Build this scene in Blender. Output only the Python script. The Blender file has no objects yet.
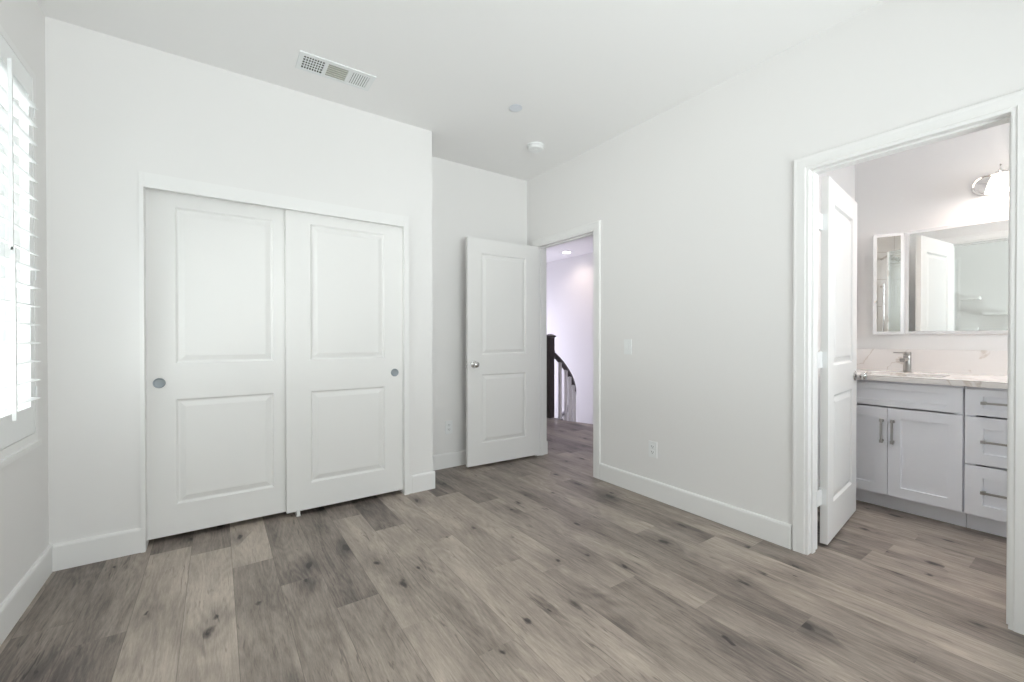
import bpy, bmesh, math, random
from mathutils import Vector, Matrix
S = bpy.context.scene
COL = S.collection
# ------------------------------------------------------------------ camera
YAW, PITCH, ROLL, FPX, EYE = 34.78, 0.3525, 0.0503, 425.6876, 1.1518
cd = bpy.data.cameras.new('camera'); cam = bpy.data.objects.new('camera', cd); COL.objects.link(cam)
cd.sensor_width = 36.0; cd.lens = FPX * 36.0 / 1024.0; cd.clip_start = 0.02; cd.clip_end = 200
cam.location = (0, 0, EYE)
cam.rotation_mode = 'XYZ'
cam.matrix_world = (Matrix.Translation((0, 0, EYE)) @ Matrix.Rotation(-math.radians(YAW), 4, 'Z')
                    @ Matrix.Rotation(math.radians(90 - PITCH), 4, 'X') @ Matrix.Rotation(math.radians(-ROLL), 4, 'Z'))
S.camera = cam
# ------------------------------------------------------------------ world, lights, exposure
w = bpy.data.worlds.new('sky'); S.world = w; w.use_nodes = True
bg = w.node_tree.nodes['Background']; bg.inputs[0].default_value = (0.95, 0.97, 1.0, 1); bg.inputs[1].default_value = 1.6
S.view_settings.view_transform = 'Standard'; S.view_settings.look = 'None'
S.view_settings.gamma = 1.0; S.view_settings.use_curve_mapping = False
S.view_settings.exposure = 0.24
S.cycles.max_bounces = 12; S.cycles.diffuse_bounces = 8; S.cycles.glossy_bounces = 5
S.cycles.transparent_max_bounces = 12; S.cycles.transmission_bounces = 6
S.cycles.use_denoising = True
S.cycles.sample_clamp_indirect = 6.0

def area(name, loc, rot, sx, sy, power, col):
    l = bpy.data.lights.new(name, 'AREA'); l.shape = 'RECTANGLE'; l.size = sx; l.size_y = sy
    l.energy = power; l.color = col
    o = bpy.data.objects.new(name, l); COL.objects.link(o); o.location = loc; o.rotation_euler = rot
    return o
R = math.radians
# daylight at left and stairwell windows; fill lamps at added rear and bathroom windows
area('daylight_left_window', (-2.60, 1.80, 0.10), (0, R(-125), 0), 2.2, 3.0, 235, (0.98, 0.985, 1.0))      # sunlit ground outside
area('fill_rear_window', (0.95, -1.55, 1.45), (R(90), 0, 0), 2.6, 1.9, 44, (0.955, 0.965, 1.0))  # fill light through the added window behind the camera
area('fill_rear_ground', (0.95, -2.6, -0.10), (R(128), 0, 0), 3.2, 2.2, 225, (0.94, 0.968, 1.0))  # lamp added low behind the camera, aimed up to brighten the ceiling
area('fill_bath_window', (3.44, -1.42, 1.75), (R(90), 0, 0), 0.9, 1.0, 40, (0.88, 0.88, 1.0))  # lamp added to brighten the bathroom and its cabinets
area('daylight_stair_window', (4.6, 7.75, 0.6), (R(-90), 0, 0), 1.6, 2.6, 42, (0.76, 0.72, 1.0))

# ------------------------------------------------------------------ materials
def mat(name, col, rough=0.5, metal=0.0, bump=0.0, bscale=200.0, spec=0.5, vary=0.0, emit=None, estr=0.0):
    m = bpy.data.materials.new(name); m.use_nodes = True
    nt = m.node_tree; b = nt.nodes['Principled BSDF']
    b.inputs['Base Color'].default_value = (*col, 1); b.inputs['Roughness'].default_value = rough
    b.inputs['Metallic'].default_value = metal; b.inputs['Specular IOR Level'].default_value = spec
    tc = nt.nodes.new('ShaderNodeTexCoord'); nz = nt.nodes.new('ShaderNodeTexNoise')
    nt.links.new(tc.outputs['Object'], nz.inputs['Vector']); nz.inputs['Scale'].default_value = bscale
    nz.inputs['Detail'].default_value = 3
    if vary:
        mx = nt.nodes.new('ShaderNodeMix'); mx.data_type = 'RGBA'
        mx.inputs['A'].default_value = (*[c * (1 - vary) for c in col], 1)
        mx.inputs['B'].default_value = (*[min(1, c * (1 + vary)) for c in col], 1)
        nt.links.new(nz.outputs['Fac'], mx.inputs['Factor']); nt.links.new(mx.outputs['Result'], b.inputs['Base Color'])
    if bump:
        bp = nt.nodes.new('ShaderNodeBump'); bp.inputs['Strength'].default_value = bump; bp.inputs['Distance'].default_value = 0.001
        nt.links.new(nz.outputs['Fac'], bp.inputs['Height']); nt.links.new(bp.outputs['Normal'], b.inputs['Normal'])
    if emit:
        b.inputs['Emission Color'].default_value = (*emit, 1); b.inputs['Emission Strength'].default_value = estr
    return m
M = {}
M['wall'] = mat('wall_paint', (0.80, 0.79, 0.78), 0.62, bump=0.12, bscale=160, spec=0.3)
M['ceil'] = mat('ceiling_paint', (0.87, 0.865, 0.86), 0.8, bump=0.10, bscale=120, spec=0.2)
M['trim'] = mat('trim_paint', (0.825, 0.82, 0.81), 0.45, bump=0.02, bscale=60, spec=0.35)
M['door'] = mat('door_paint', (0.81, 0.803, 0.79), 0.5, bump=0.03, bscale=90, spec=0.3)
M['shutter'] = mat('shutter_paint', (0.86, 0.87, 0.87), 0.35, bump=0.02)
M['cab'] = mat('cabinet_paint', (0.88, 0.89, 0.94), 0.33, bump=0.01)
M['nickel'] = mat('brushed_nickel', (0.40, 0.385, 0.37), 0.34, 1.0, bump=0.05, bscale=500)
M['satin'] = mat('satin_nickel', (0.62, 0.61, 0.60), 0.24, 1.0)
M['chrome'] = mat('chrome', (0.80, 0.78, 0.76), 0.10, 1.0)
M['pull'] = mat('recessed_pull_metal', (0.30, 0.33, 0.35), 0.45, 0.5, bump=0.1, bscale=300)
M['plastic'] = mat('white_plastic', (0.82, 0.83, 0.83), 0.35)
M['slot'] = mat('dark_slot', (0.03, 0.03, 0.03), 0.8)
M['vent'] = mat('vent_enamel', (0.80, 0.82, 0.82), 0.4)
M['duct'] = mat('duct_interior', (0.10, 0.10, 0.09), 0.7)
M['ductgrey'] = mat('duct_damper', (0.40, 0.40, 0.36), 0.6)
M['espresso'] = mat('espresso_wood', (0.030, 0.020, 0.018), 0.35, bump=0.1, bscale=80, vary=0.3)
M['porcelain'] = mat('porcelain', (0.86, 0.86, 0.86), 0.1)
M['rubber'] = mat('white_nylon', (0.80, 0.80, 0.78), 0.5)
M['mirror'] = mat('mirror_silver', (0.93, 0.95, 0.93), 0.015, 1.0)
M['bevel'] = mat('mirror_bevel_glint', (0.88, 0.88, 0.88), 0.25, 0.35)  # bright line along the bevel put into a whitish base colour
M['shade'] = mat('lit_glass_shade', (1, 0.97, 0.92), 0.4, emit=(1.0, 0.90, 0.80), estr=3.0)
M['lens'] = mat('lit_downlight_lens', (1, 1, 1), 0.4, emit=(1.0, 0.95, 0.9), estr=14.0)

def glassmat():
    m = bpy.data.materials.new('window_glass'); m.use_nodes = True; nt = m.node_tree; nt.nodes.clear()
    o = nt.nodes.new('ShaderNodeOutputMaterial'); t = nt.nodes.new('ShaderNodeBsdfTransparent'); g = nt.nodes.new('ShaderNodeBsdfGlossy')
    g.inputs['Roughness'].default_value = 0.02; t.inputs[0].default_value = (0.96, 0.985, 0.97, 1)
    fr = nt.nodes.new('ShaderNodeFresnel'); fr.inputs[0].default_value = 1.3; mx = nt.nodes.new('ShaderNodeMixShader')
    nt.links.new(fr.outputs[0], mx.inputs[0]); nt.links.new(t.outputs[0], mx.inputs[1]); nt.links.new(g.outputs[0], mx.inputs[2])
    nt.links.new(mx.outputs[0], o.inputs[0]); return m
M['glass'] = glassmat()

def marble():
    m = mat('veined_quartz', (0.84, 0.82, 0.80), 0.16); nt = m.node_tree; b = nt.nodes['Principled BSDF']
    tc = nt.nodes.new('ShaderNodeTexCoord'); n1 = nt.nodes.new('ShaderNodeTexNoise'); n1.inputs['Scale'].default_value = 2.2
    n1.inputs['Detail'].default_value = 6; n1.inputs['Distortion'].default_value = 1.4
    nt.links.new(tc.outputs['Object'], n1.inputs['Vector'])
    a = nt.nodes.new('ShaderNodeMath'); a.operation = 'SUBTRACT'; a.inputs[1].default_value = 0.5
    ab = nt.nodes.new('ShaderNodeMath'); ab.operation = 'ABSOLUTE'
    mr = nt.nodes.new('ShaderNodeMapRange'); mr.inputs['From Min'].default_value = 0.0; mr.inputs['From Max'].default_value = 0.016
    cr = nt.nodes.new('ShaderNodeMix'); cr.data_type = 'RGBA'
    cr.inputs['A'].default_value = (0.64, 0.58, 0.53, 1); cr.inputs['B'].default_value = (0.82, 0.79, 0.77, 1)
    nt.links.new(n1.outputs['Fac'], a.inputs[0]); nt.links.new(a.outputs[0], ab.inputs[0]); nt.links.new(ab.outputs[0], mr.inputs['Value'])
    nt.links.new(mr.outputs['Result'], cr.inputs['Factor']); nt.links.new(cr.outputs['Result'], b.inputs['Base Color'])
    return m
M['marble'] = marble()

def tilemat():
    m = mat('shower_tile', (0.6, 0.58, 0.55), 0.25); nt = m.node_tree; b = nt.nodes['Principled BSDF']
    tc = nt.nodes.new('ShaderNodeTexCoord'); mp = nt.nodes.new('ShaderNodeMapping'); br = nt.nodes.new('ShaderNodeTexBrick')
    sx = nt.nodes.new('ShaderNodeSeparateXYZ'); cx = nt.nodes.new('ShaderNodeCombineXYZ'); ad = nt.nodes.new('ShaderNodeMath'); ad.operation = 'ADD'
    nt.links.new(tc.outputs['Object'], sx.inputs[0]); nt.links.new(sx.outputs[0], ad.inputs[0]); nt.links.new(sx.outputs[1], ad.inputs[1])
    nt.links.new(ad.outputs[0], cx.inputs[0]); nt.links.new(sx.outputs[2], cx.inputs[1]); nt.links.new(cx.outputs[0], br.inputs['Vector'])
    br.inputs['Scale'].default_value = 1; br.inputs['Brick Width'].default_value = 0.6; br.inputs['Row Height'].default_value = 0.3
    br.inputs['Mortar Size'].default_value = 0.004
    br.inputs['Color1'].default_value = (0.50, 0.46, 0.41, 1); br.inputs['Color2'].default_value = (0.45, 0.41, 0.37, 1); br.inputs['Mortar'].default_value = (0.36, 0.33, 0.30, 1)
    nt.links.new(br.outputs['Color'], b.inputs['Base Color']); return m
M['tile'] = tilemat()

def floormat():
    m = bpy.data.materials.new('grey_oak_planks'); m.use_nodes = True; nt = m.node_tree; b = nt.nodes['Principled BSDF']
    N = nt.nodes.new; L = nt.links.new
    def math_(op, a, c=None, clamp=False):
        n = N('ShaderNodeMath'); n.operation = op; n.use_clamp = clamp
        for i, v in enumerate((a, c)):
            if v is None: continue
            if isinstance(v, (int, float)): n.inputs[i].default_value = v
            else: L(v, n.inputs[i])
        return n.outputs[0]
    def rng(v, a, c, d=0.0, e=1.0):
        n = N('ShaderNodeMapRange'); L(v, n.inputs['Value'])
        for k, x in zip(('From Min', 'From Max', 'To Min', 'To Max'), (a, c, d, e)): n.inputs[k].default_value = x
        return n.outputs['Result']
    uv = N('ShaderNodeUVMap'); uv.uv_map = 'plank'          # metres along / across each board
    sep = N('ShaderNodeSeparateXYZ'); L(uv.outputs[0], sep.inputs[0])
    at = N('ShaderNodeAttribute'); at.attribute_name = 'board'
    sp = N('ShaderNodeSeparateXYZ'); L(at.outputs['Vector'], sp.inputs[0])   # x = tone, y = seed
    tone, seed = sp.outputs[0], sp.outputs[1]
    def vec(sx, sy):
        c = N('ShaderNodeCombineXYZ')
        L(math_('MULTIPLY', sep.outputs[0], sx), c.inputs[0]); L(math_('MULTIPLY', sep.outputs[1], sy), c.inputs[1]); L(math_('MULTIPLY', seed, 37.0), c.inputs[2])
        return c.outputs[0]
    def noise(sx, sy, det=3, dist=0.0, ro=0.5):
        n = N('ShaderNodeTexNoise'); L(vec(sx, sy), n.inputs['Vector']); n.inputs['Scale'].default_value = 1
        n.inputs['Detail'].default_value = det; n.inputs['Distortion'].default_value = dist; n.inputs['Roughness'].default_value = ro
        return n.outputs['Fac']
    fine = noise(230, 22, 4, 0.4, 0.7)
    mid = noise(48, 4.5, 5, 1.2, 0.62)
    broad = noise(9, 1.1, 2, 0.9)
    cloud = noise(5.0, 2.0, 3, 0.3)
    # cathedral figure: iso-lines of a slow stretched noise
    ring = math_('SINE', math_('MULTIPLY', noise(6.5, 0.9, 1, 0.5), 95.0))
    # knots
    vo = N('ShaderNodeTexVoronoi'); vo.feature = 'F1'; vo.voronoi_dimensions = '2D'
    wob = noise(30, 16, 2)
    cc = N('ShaderNodeCombineXYZ')
    L(math_('ADD', math_('MULTIPLY', sep.outputs[0], 5.5), math_('ADD', math_('MULTIPLY', wob, 0.16), math_('MULTIPLY', seed, 31.0))), cc.inputs[0])
    L(math_('ADD', math_('MULTIPLY', sep.outputs[1], 2.7), math_('ADD', math_('MULTIPLY', wob, 0.20), math_('MULTIPLY', seed, 57.0))), cc.inputs[1])
    L(cc.outputs[0], vo.inputs['Vector']); vo.inputs['Scale'].default_value = 1
    vs = N('ShaderNodeSeparateXYZ'); L(vo.outputs['Color'], vs.inputs[0])
    gate = rng(vs.outputs[0], 0.42, 0.62)
    size = rng(vs.outputs[1], 0, 1, 0.04, 0.125)
    core = math_('SUBTRACT', 1.0, math_('DIVIDE', vo.outputs['Distance'], size), True)
    core = math_('MULTIPLY', math_('MULTIPLY', rng(core, 0.0, 0.9), gate), rng(fine, 0.35, 0.6, 0.45, 1.0))
    halo = math_('MULTIPLY', math_('SUBTRACT', 1.0, math_('DIVIDE', vo.outputs['Distance'], 0.48), True), gate)
    crack = math_('MULTIPLY', rng(noise(60, 6.0, 2, 1.2), 0.60, 0.72), rng(cloud, 0.45, 0.60))
    # colour
    tone = math_('ADD', math_('MULTIPLY', math_('SUBTRACT', tone, 0.52), 1.35), 0.52)
    v = math_('ADD', tone, math_('MULTIPLY', math_('SUBTRACT', fine, 0.5), 0.46))
    v = math_('ADD', v, math_('MULTIPLY', math_('SUBTRACT', mid, 0.5), 0.42))
    v = math_('ADD', v, math_('MULTIPLY', math_('SUBTRACT', broad, 0.5), 0.42))
    v = math_('ADD', v, math_('MULTIPLY', math_('SUBTRACT', cloud, 0.5), 0.55))
    v = math_('ADD', v, math_('MULTIPLY', ring, 0.035))
    v = math_('SUBTRACT', v, math_('MULTIPLY', math_('MULTIPLY', halo, rng(broad, 0.3, 0.7)), 0.42))
    v = math_('SUBTRACT', v, math_('MULTIPLY', core, 0.75))
    v = math_('SUBTRACT', v, math_('MULTIPLY', crack, 0.26))
    ramp = N('ShaderNodeValToRGB'); L(v, ramp.inputs[0]); e = ramp.color_ramp.elements
    e[0].position = 0.0; e[0].color = (0.050, 0.042, 0.038, 1)
    e[1].position = 1.0; e[1].color = (0.62, 0.535, 0.455, 1)
    for p, c in ((0.22, (0.125, 0.103, 0.093)), (0.42, (0.245, 0.206, 0.178)), (0.60, (0.352, 0.298, 0.254)), (0.78, (0.470, 0.402, 0.342))):
        x = ramp.color_ramp.elements.new(p); x.color = (*c, 1)
    # eased board edges
    du = math_('MINIMUM', sep.outputs[0], math_('SUBTRACT', 0.1785, sep.outputs[0]))
    dv = math_('MINIMUM', sp.outputs[2], 1.0)
    edge = rng(du, 0.0006, 0.0016)
    mul = N('ShaderNodeMix'); mul.data_type = 'RGBA'; mul.inputs['A'].default_value = (0.09, 0.075, 0.065, 1)
    L(rng(edge, 0, 1, 0.45, 1.0), mul.inputs['Factor']); L(ramp.outputs[0], mul.inputs['B'])
    L(mul.outputs['Result'], b.inputs['Base Color'])
    L(rng(fine, 0.2, 0.8, 0.36, 0.50), b.inputs['Roughness'])
    b.inputs['Specular IOR Level'].default_value = 0.4
    bp = N('ShaderNodeBump'); bp.inputs['Strength'].default_value = 0.25; bp.inputs['Distance'].default_value = 0.0008
    L(math_('ADD', math_('MULTIPLY', fine, 0.6), math_('MULTIPLY', edge, 1.0)), bp.inputs['Height']); L(bp.outputs[0], b.inputs['Normal'])
    return m
M['floor'] = floormat()

# ------------------------------------------------------------------ helpers
def box(bm, a, b, mi=0):
    x0, y0, z0 = a; x1, y1, z1 = b
    x0, x1 = sorted((x0, x1)); y0, y1 = sorted((y0, y1)); z0, z1 = sorted((z0, z1))
    v = [bm.verts.new(p) for p in ((x0,y0,z0),(x1,y0,z0),(x1,y1,z0),(x0,y1,z0),(x0,y0,z1),(x1,y0,z1),(x1,y1,z1),(x0,y1,z1))]
    fs = []
    for f in ((0,3,2,1),(4,5,6,7),(0,1,5,4),(1,2,6,5),(2,3,7,6),(3,0,4,7)):
        q = bm.faces.new([v[i] for i in f]); q.material_index = mi; fs.append(q)
    return v
def bevel_all(bm, w=0.002, seg=2, ang=30):
    es = [e for e in bm.edges if len(e.link_faces) == 2 and e.calc_face_angle(0) > R(ang)]
    bmesh.ops.bevel(bm, geom=es, offset=w, segments=seg, affect='EDGES', profile=0.6, clamp_overlap=True)
def extrude_profile(bm, prof, p0, p1, out, up=(0, 0, 1)):
    """prof: (distance out of the wall, height) loop swept from p0 to p1"""
    p0, p1, out, up = map(Vector, (p0, p1, out, up))
    r0 = [bm.verts.new(p0 + out * a + up * b) for a, b in prof]; r1 = [bm.verts.new(p1 + out * a + up * b) for a, b in prof]
    n = len(prof)
    for i in range(n):
        j = (i + 1) % n; bm.faces.new((r0[i], r0[j], r1[j], r1[i]))
    bm.faces.new(r0[::-1]); bm.faces.new(r1)
def tube(bm, pts, rad, n=12, cap=True):
    pts = [Vector(p) for p in pts]; rads = rad if isinstance(rad, (list, tuple)) else [rad] * len(pts)
    rings = []; ref = None
    for i, p in enumerate(pts):
        t = (pts[min(i + 1, len(pts) - 1)] - pts[max(i - 1, 0)]).normalized()
        if ref is None: ref = Vector((0, 0, 1)) if abs(t.z) < 0.9 else Vector((1, 0, 0))
        u = t.cross(ref).normalized(); ref = u.cross(t).normalized()
        rings.append([bm.verts.new(p + (u * math.cos(2*math.pi*k/n) + ref * math.sin(2*math.pi*k/n)) * rads[i]) for k in range(n)])
    for a, b in zip(rings, rings[1:]):
        for k in range(n): bm.faces.new((a[k], a[(k+1) % n], b[(k+1) % n], b[k]))
    if cap: bm.faces.new(rings[0][::-1]); bm.faces.new(rings[-1])
def lathe(bm, prof, n=32, mtx=None, cap=True):
    """prof: (radius, z)"""
    mtx = mtx or Matrix(); rings = []
    for r, z in prof:
        if r < 1e-6: rings.append([bm.verts.new(mtx @ Vector((0, 0, z)))])
        else: rings.append([bm.verts.new(mtx @ Vector((r*math.cos(2*math.pi*k/n), r*math.sin(2*math.pi*k/n), z))) for k in range(n)])
    for a, b in zip(rings, rings[1:]):
        for k in range(n):
            k2 = (k+1) % n
            if len(a) == 1 and len(b) == 1: continue
            if len(a) == 1: bm.faces.new((a[0], b[k], b[k2]))
            elif len(b) == 1: bm.faces.new((a[k], a[k2], b[0]))
            else: bm.faces.new((a[k], a[k2], b[k2], b[k]))
    if cap:
        for rg, fl in ((rings[0], True), (rings[-1], False)):
            if len(rg) > 1: bm.faces.new(rg[::-1] if fl else rg)
def obj(name, bm, m, parent=None, smooth=False, mats=None, fix=True):
    if fix: bmesh.ops.recalc_face_normals(bm, faces=bm.faces[:])
    me = bpy.data.meshes.new(name); bm.to_mesh(me); bm.free()
    for x in (mats or [m]): me.materials.append(x)
    if smooth:
        for p in me.polygons: p.use_smooth = True
        try: me.set_sharp_from_angle(angle=R(40))
        except Exception: pass
    o = bpy.data.objects.new(name, me); COL.objects.link(o)
    if parent: o.parent = parent
    return o
def tag(o, label=None, cat=None, group=None, kind=None):
    for k, v in (('label', label), ('category', cat), ('group', group), ('kind', kind)):
        if v: o[k] = v
    return o
def thing(name, label, cat, loc=(0, 0, 0), rotz=0.0, group=None, kind=None):
    o = bpy.data.objects.new(name, None); COL.objects.link(o); o.location = loc; o.rotation_euler = (0, 0, rotz)
    o.empty_display_size = 0.1
    return tag(o, label, cat, group, kind)
def copy_tree(o, parent=None):
    c = o.copy(); COL.objects.link(c); c.parent = parent
    for ch in list(o.children): copy_tree(ch, c)
    return c
def struct(name, boxes, m, label, cat, bev=0.0):
    bm = bmesh.new()
    for a, b in boxes: box(bm, a, b)
    if bev: bevel_all(bm, bev, 2)
    return tag(obj(name, bm, m), label, cat, kind='structure')

# ------------------------------------------------------------------ key dimensions (metres, camera stands over the origin)
H = 2.737
XL, XR, XB = -0.685, 2.581, 2.692        # window wall, door wall, its far face
YC, XC, YB, YR = 3.033, 1.362, 3.446, -1.20
XM, YS = 4.260, 1.254                    # bathroom mirror wall, bathroom side wall
D = 2.045                                # door head
# ------------------------------------------------------------------ floor
def build_floor():
    W, LN = 0.1785, 1.22
    X0 = 0.062
    joint = {-4:2.433,-3:2.238,-2:2.95,-1:2.82,0:2.545,1:2.235,2:1.915,3:2.85,4:2.55,5:2.245,6:1.80,7:2.85,8:2.57,9:2.257,10:1.954,11:2.86,12:2.575,16:.73}
    tones = {(-4,1):.40,(-4,0):.52,(-3,1):.36,(-3,0):.40,(-2,1):.62,(-2,0):.66,(-2,2):.45,(-1,1):.66,(-1,2):.44,(-1,0):.68,(0,1):.50,(0,2):.62,(0,0):.55,
             (1,1):.50,(1,2):.46,(1,0):.50,(2,1):.50,(2,2):.42,(2,0):.46,(3,1):.56,(3,2):.42,(3,0):.60,(4,1):.56,(4,2):.38,(4,0):.60,
             (5,1):.62,(5,2):.58,(5,0):.50,(6,1):.54,(6,2):.56,(6,0):.45,(7,1):.62,(7,2):.36,(7,0):.50,(8,1):.54,(8,2):.42,(8,0):.46,
             (9,1):.54,(9,2):.50,(9,0):.46,(10,1):.42,(10,2):.46,(10,0):.48,(11,1):.56,(11,2):.42,(11,0):.52,(12,1):.44,(12,2):.52}
    rnd = random.Random(11)
    bm = bmesh.new(); uv = bm.loops.layers.uv.new('plank'); bl = bm.verts.layers.float_vector.new('board')
    for k in range(-5, 24):
        y = joint.get(k, rnd.uniform(0.8, 2.0))
        ref = y
        while y > YR - 0.1: y -= LN
        while y < 7.0:
            y1 = y + LN
            # index: 0 = board ending at ref-LN, 1 = ending at ref, 2 = starting at ref
            idx = 1 + round((y1 - ref) / LN)
            t = tones.get((k, idx), rnd.choice((.42, .46, .5, .5, .54, .58)))
            sd = rnd.random()
            x0, x1 = X0 + k*W, X0 + (k+1)*W
            vs = []
            for (x, yy) in ((x0, y), (x1, y), (x1, y1), (x0, y1)):
                v = bm.verts.new((x, yy, 0)); v[bl] = (t, sd, 0); vs.append(v)
            f = bm.faces.new(vs)
            for l, (u, q) in zip(f.loops, ((0, 0), (W, 0), (W, LN), (0, LN))): l[uv].uv = (u, q)
            y = y1
    def cut(co, no):       # keep the side the normal points away from
        g = bm.verts[:] + bm.edges[:] + bm.faces[:]
        bmesh.ops.bisect_plane(bm, geom=g, plane_co=co, plane_no=no, clear_outer=True)
    cut((0, 6.4, 0), (0, 1, 0)); cut((0, YR, 0), (0, -1, 0)); cut((XL, 0, 0), (-1, 0, 0)); cut((XM, 0, 0), (1, 0, 0))
    # stairwell edge: from (4.37,3.30) through (4.14,4.05) to (3.90,4.83), then straight back
    dl = [f for f in bm.faces if f.calc_center_median().y > 3.3]
    e = Vector((-0.24, 0.78, 0)).normalized(); n = Vector((e.y, -e.x, 0))
    g = list({x for f in dl for x in [f] + list(f.verts) + list(f.edges)})
    bmesh.ops.bisect_plane(bm, geom=g, plane_co=(4.14, 4.05, 0), plane_no=n, clear_outer=False)
    kill = [f for f in bm.faces if (f.calc_center_median() - Vector((4.14, 4.05, 0))).dot(n) > 1e-4 and f.calc_center_median().y > 3.3]
    bmesh.ops.delete(bm, geom=kill, context='FACES')
    o = obj('floor', bm, M['floor'], fix=False)
    return tag(o, 'grey brown wood plank floor running through bedroom, bathroom and hallway', 'floor', kind='structure')
build_floor()
# ------------------------------------------------------------------ room shell
struct('ceiling', [((XL-.1, YR-.1, H), (6.0, 8.0, H+.12))], M['ceil'], 'white painted ceiling over bedroom, bathroom and hallway', 'ceiling')
WY0, WY1, WZ0, WZ1 = 1.44, 2.84, 0.72, 2.34         # left window opening
struct('wall_left', [((XL-.14, YR-.1, 0), (XL, WY0, H)), ((XL-.14, WY1, 0), (XL, 3.9, H)), ((XL-.14, WY0, 0), (XL, WY1, WZ0)), ((XL-.14, WY0, WZ1), (XL, WY1, H))],
       M['wall'], 'white left wall holding the shuttered window', 'wall')
struct('wall_closet', [((XL, YC, 0), (-.338, YC+.12, H)), ((1.165, YC, 0), (XC, YC+.12, H)), ((-.338, YC, 2.045), (1.165, YC+.12, H)),
                       ((XC-.12, YC+.12, 0), (XC, 3.80, H)), ((XL, 3.80, 0), (XC, 3.9, H))],
       M['wall'], 'white wall around the sliding closet doors, ending in a projecting corner', 'wall', 0.004)
struct('wall_back', [((XC, YB, 0), (XR, YB+.12, H))], M['wall'], 'white back wall of the recess behind the open hallway door', 'wall')
HY0, HY1 = 2.516, 3.280          # hall opening
BY0, BY1 = 0.256, 0.958          # bathroom opening
struct('wall_right', [((XR, YR-.1, 0), (XB, BY0, H)), ((XR, BY1, 0), (XB, HY0, H)), ((XR, HY1, 0), (XB, 6.4, H)), ((XR, BY0, D), (XB, BY1, H)), ((XR, HY0, D), (XB, HY1, H))],
       M['wall'], 'white right wall pierced by the hallway and bathroom doorways', 'wall')
RX0, RX1, RZ0, RZ1 = -0.25, 2.15, 0.60, 2.30        # opening of the window added behind the camera for fill light
struct('wall_rear', [((XL, YR-.12, 0), (RX0, YR, H)), ((RX1, YR-.12, 0), (XR, YR, H)), ((RX0, YR-.12, 0), (RX1, YR, RZ0)), ((RX0, YR-.12, RZ1), (RX1, YR, H))],
       M['wall'], 'white wall behind the viewer with an added wide window', 'wall')
# bathroom shell
struct('wall_bathroom_front', [((XM, YR, 0), (XM+.12, YS+.12, H))], M['wall'], 'white bathroom wall carrying mirror and vanity light', 'wall')
struct('wall_bathroom_side', [((XB, YS, 0), (XM, YS+.12, H))], M['wall'], 'white bathroom side wall behind the open bathroom door', 'wall')
struct('wall_bathroom_rear', [((XB, YR-.12, 0), (3.05, YR, H)), ((3.85, YR-.12, 0), (XM+.12, YR, H)), ((3.05, YR-.12, 0), (3.85, YR, 1.35)), ((3.05, YR-.12, 2.15), (3.85, YR, H))],
       M['tile'], 'tiled end wall of the bathroom shower with an added small window', 'wall')
struct('wall_shower_side', [((XB, YR, 0), (XB+.012, -0.02, H))], M['tile'], 'tiled side wall inside the bathroom shower', 'wall')
# hallway and stairwell shell
struct('wall_stair_right', [((5.70, 1.2, -2.8), (5.82, 8.0, H))], M['wall'], 'tall white stairwell wall seen through the hallway door', 'wall')
struct('wall_stair_back', [((2.58, 6.4, 0), (3.80, 6.52, H)), ((3.80, 7.55, -2.8), (4.0, 7.67, H)), ((5.3, 7.55, -2.8), (5.70, 7.67, H)), ((4.0, 7.55, 2.0), (5.3, 7.67, H)), ((4.0, 7.55, -2.8), (5.3, 7.67, -0.8)), ((3.68, 6.52, -2.8), (3.80, 7.67, H))],
       M['wall'], 'white end wall of the stairwell', 'wall')
struct('wall_stair_front', [((4.37, 3.15, -2.8), (5.70, 3.27, H)), ((XM+.12, 1.35, 0), (4.42, 3.15, H))], M['wall'], 'white wall on the near side of the stairwell', 'wall')
struct('floor_lower', [((3.6, 1.2, -2.92), (5.82, 8.0, -2.8))], M['wall'], 'pale floor at the foot of the stairwell', 'floor')
struct('wall_stair_lower', [((3.72, 4.93, -2.8), (3.80, 7.55, -0.02))], M['wall'], 'white wall below the landing edge', 'wall')
struct('trim_1', [((3.6, 3.3, H-.14), (5.70, 4.56, H)), ((XB, 1.35, H-.14), (3.6, 4.56, H))], M['ceil'], 'lowered white ceiling section over the hallway landing', 'ceiling')
# landing face under floor edge with a thin nosing
def landing():
    bm = bmesh.new(); e = Vector((-0.24, 0.78, 0)).normalized(); n = Vector((e.y, -e.x, 0)); c = Vector((4.14, 4.05, 0))
    a, b = c - e*0.95, c + e*0.9
    for (t0, t1, z0, z1) in ((-0.10, 0.012, -0.028, -0.002),):
        v = [bm.verts.new(p) for p in (a+n*t0+Vector((0,0,z0)), b+n*t0+Vector((0,0,z0)), b+n*t1+Vector((0,0,z0)), a+n*t1+Vector((0,0,z0)),
                                       a+n*t0+Vector((0,0,z1)), b+n*t0+Vector((0,0,z1)), b+n*t1+Vector((0,0,z1)), a+n*t1+Vector((0,0,z1)))]
        for f in ((0,3,2,1),(4,5,6,7),(0,1,5,4),(1,2,6,5),(2,3,7,6),(3,0,4,7)): bm.faces.new([v[i] for i in f])
    tag(obj('trim_2', bm, M['espresso']), 'dark stair nosing along the landing edge', 'trim', kind='structure')
    bm = bmesh.new()
    v = [bm.verts.new(p) for p in (a+Vector((0,0,-2.8)), b+Vector((0,0,-2.8)), b+Vector((0,0,-.028)), a+Vector((0,0,-.028)),
                                   a-n*.1+Vector((0,0,-2.8)), b-n*.1+Vector((0,0,-2.8)), b-n*.1+Vector((0,0,-.028)), a-n*.1+Vector((0,0,-.028)))]
    for f in ((0,1,2,3),(4,7,6,5),(0,4,5,1),(1,5,6,2),(2,6,7,3),(3,7,4,0)): bm.faces.new([v[i] for i in f])
    tag(obj('wall_stair_landing', bm, M['wall']), 'white stairwell face under the landing edge', 'wall', kind='structure')
landing()
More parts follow.
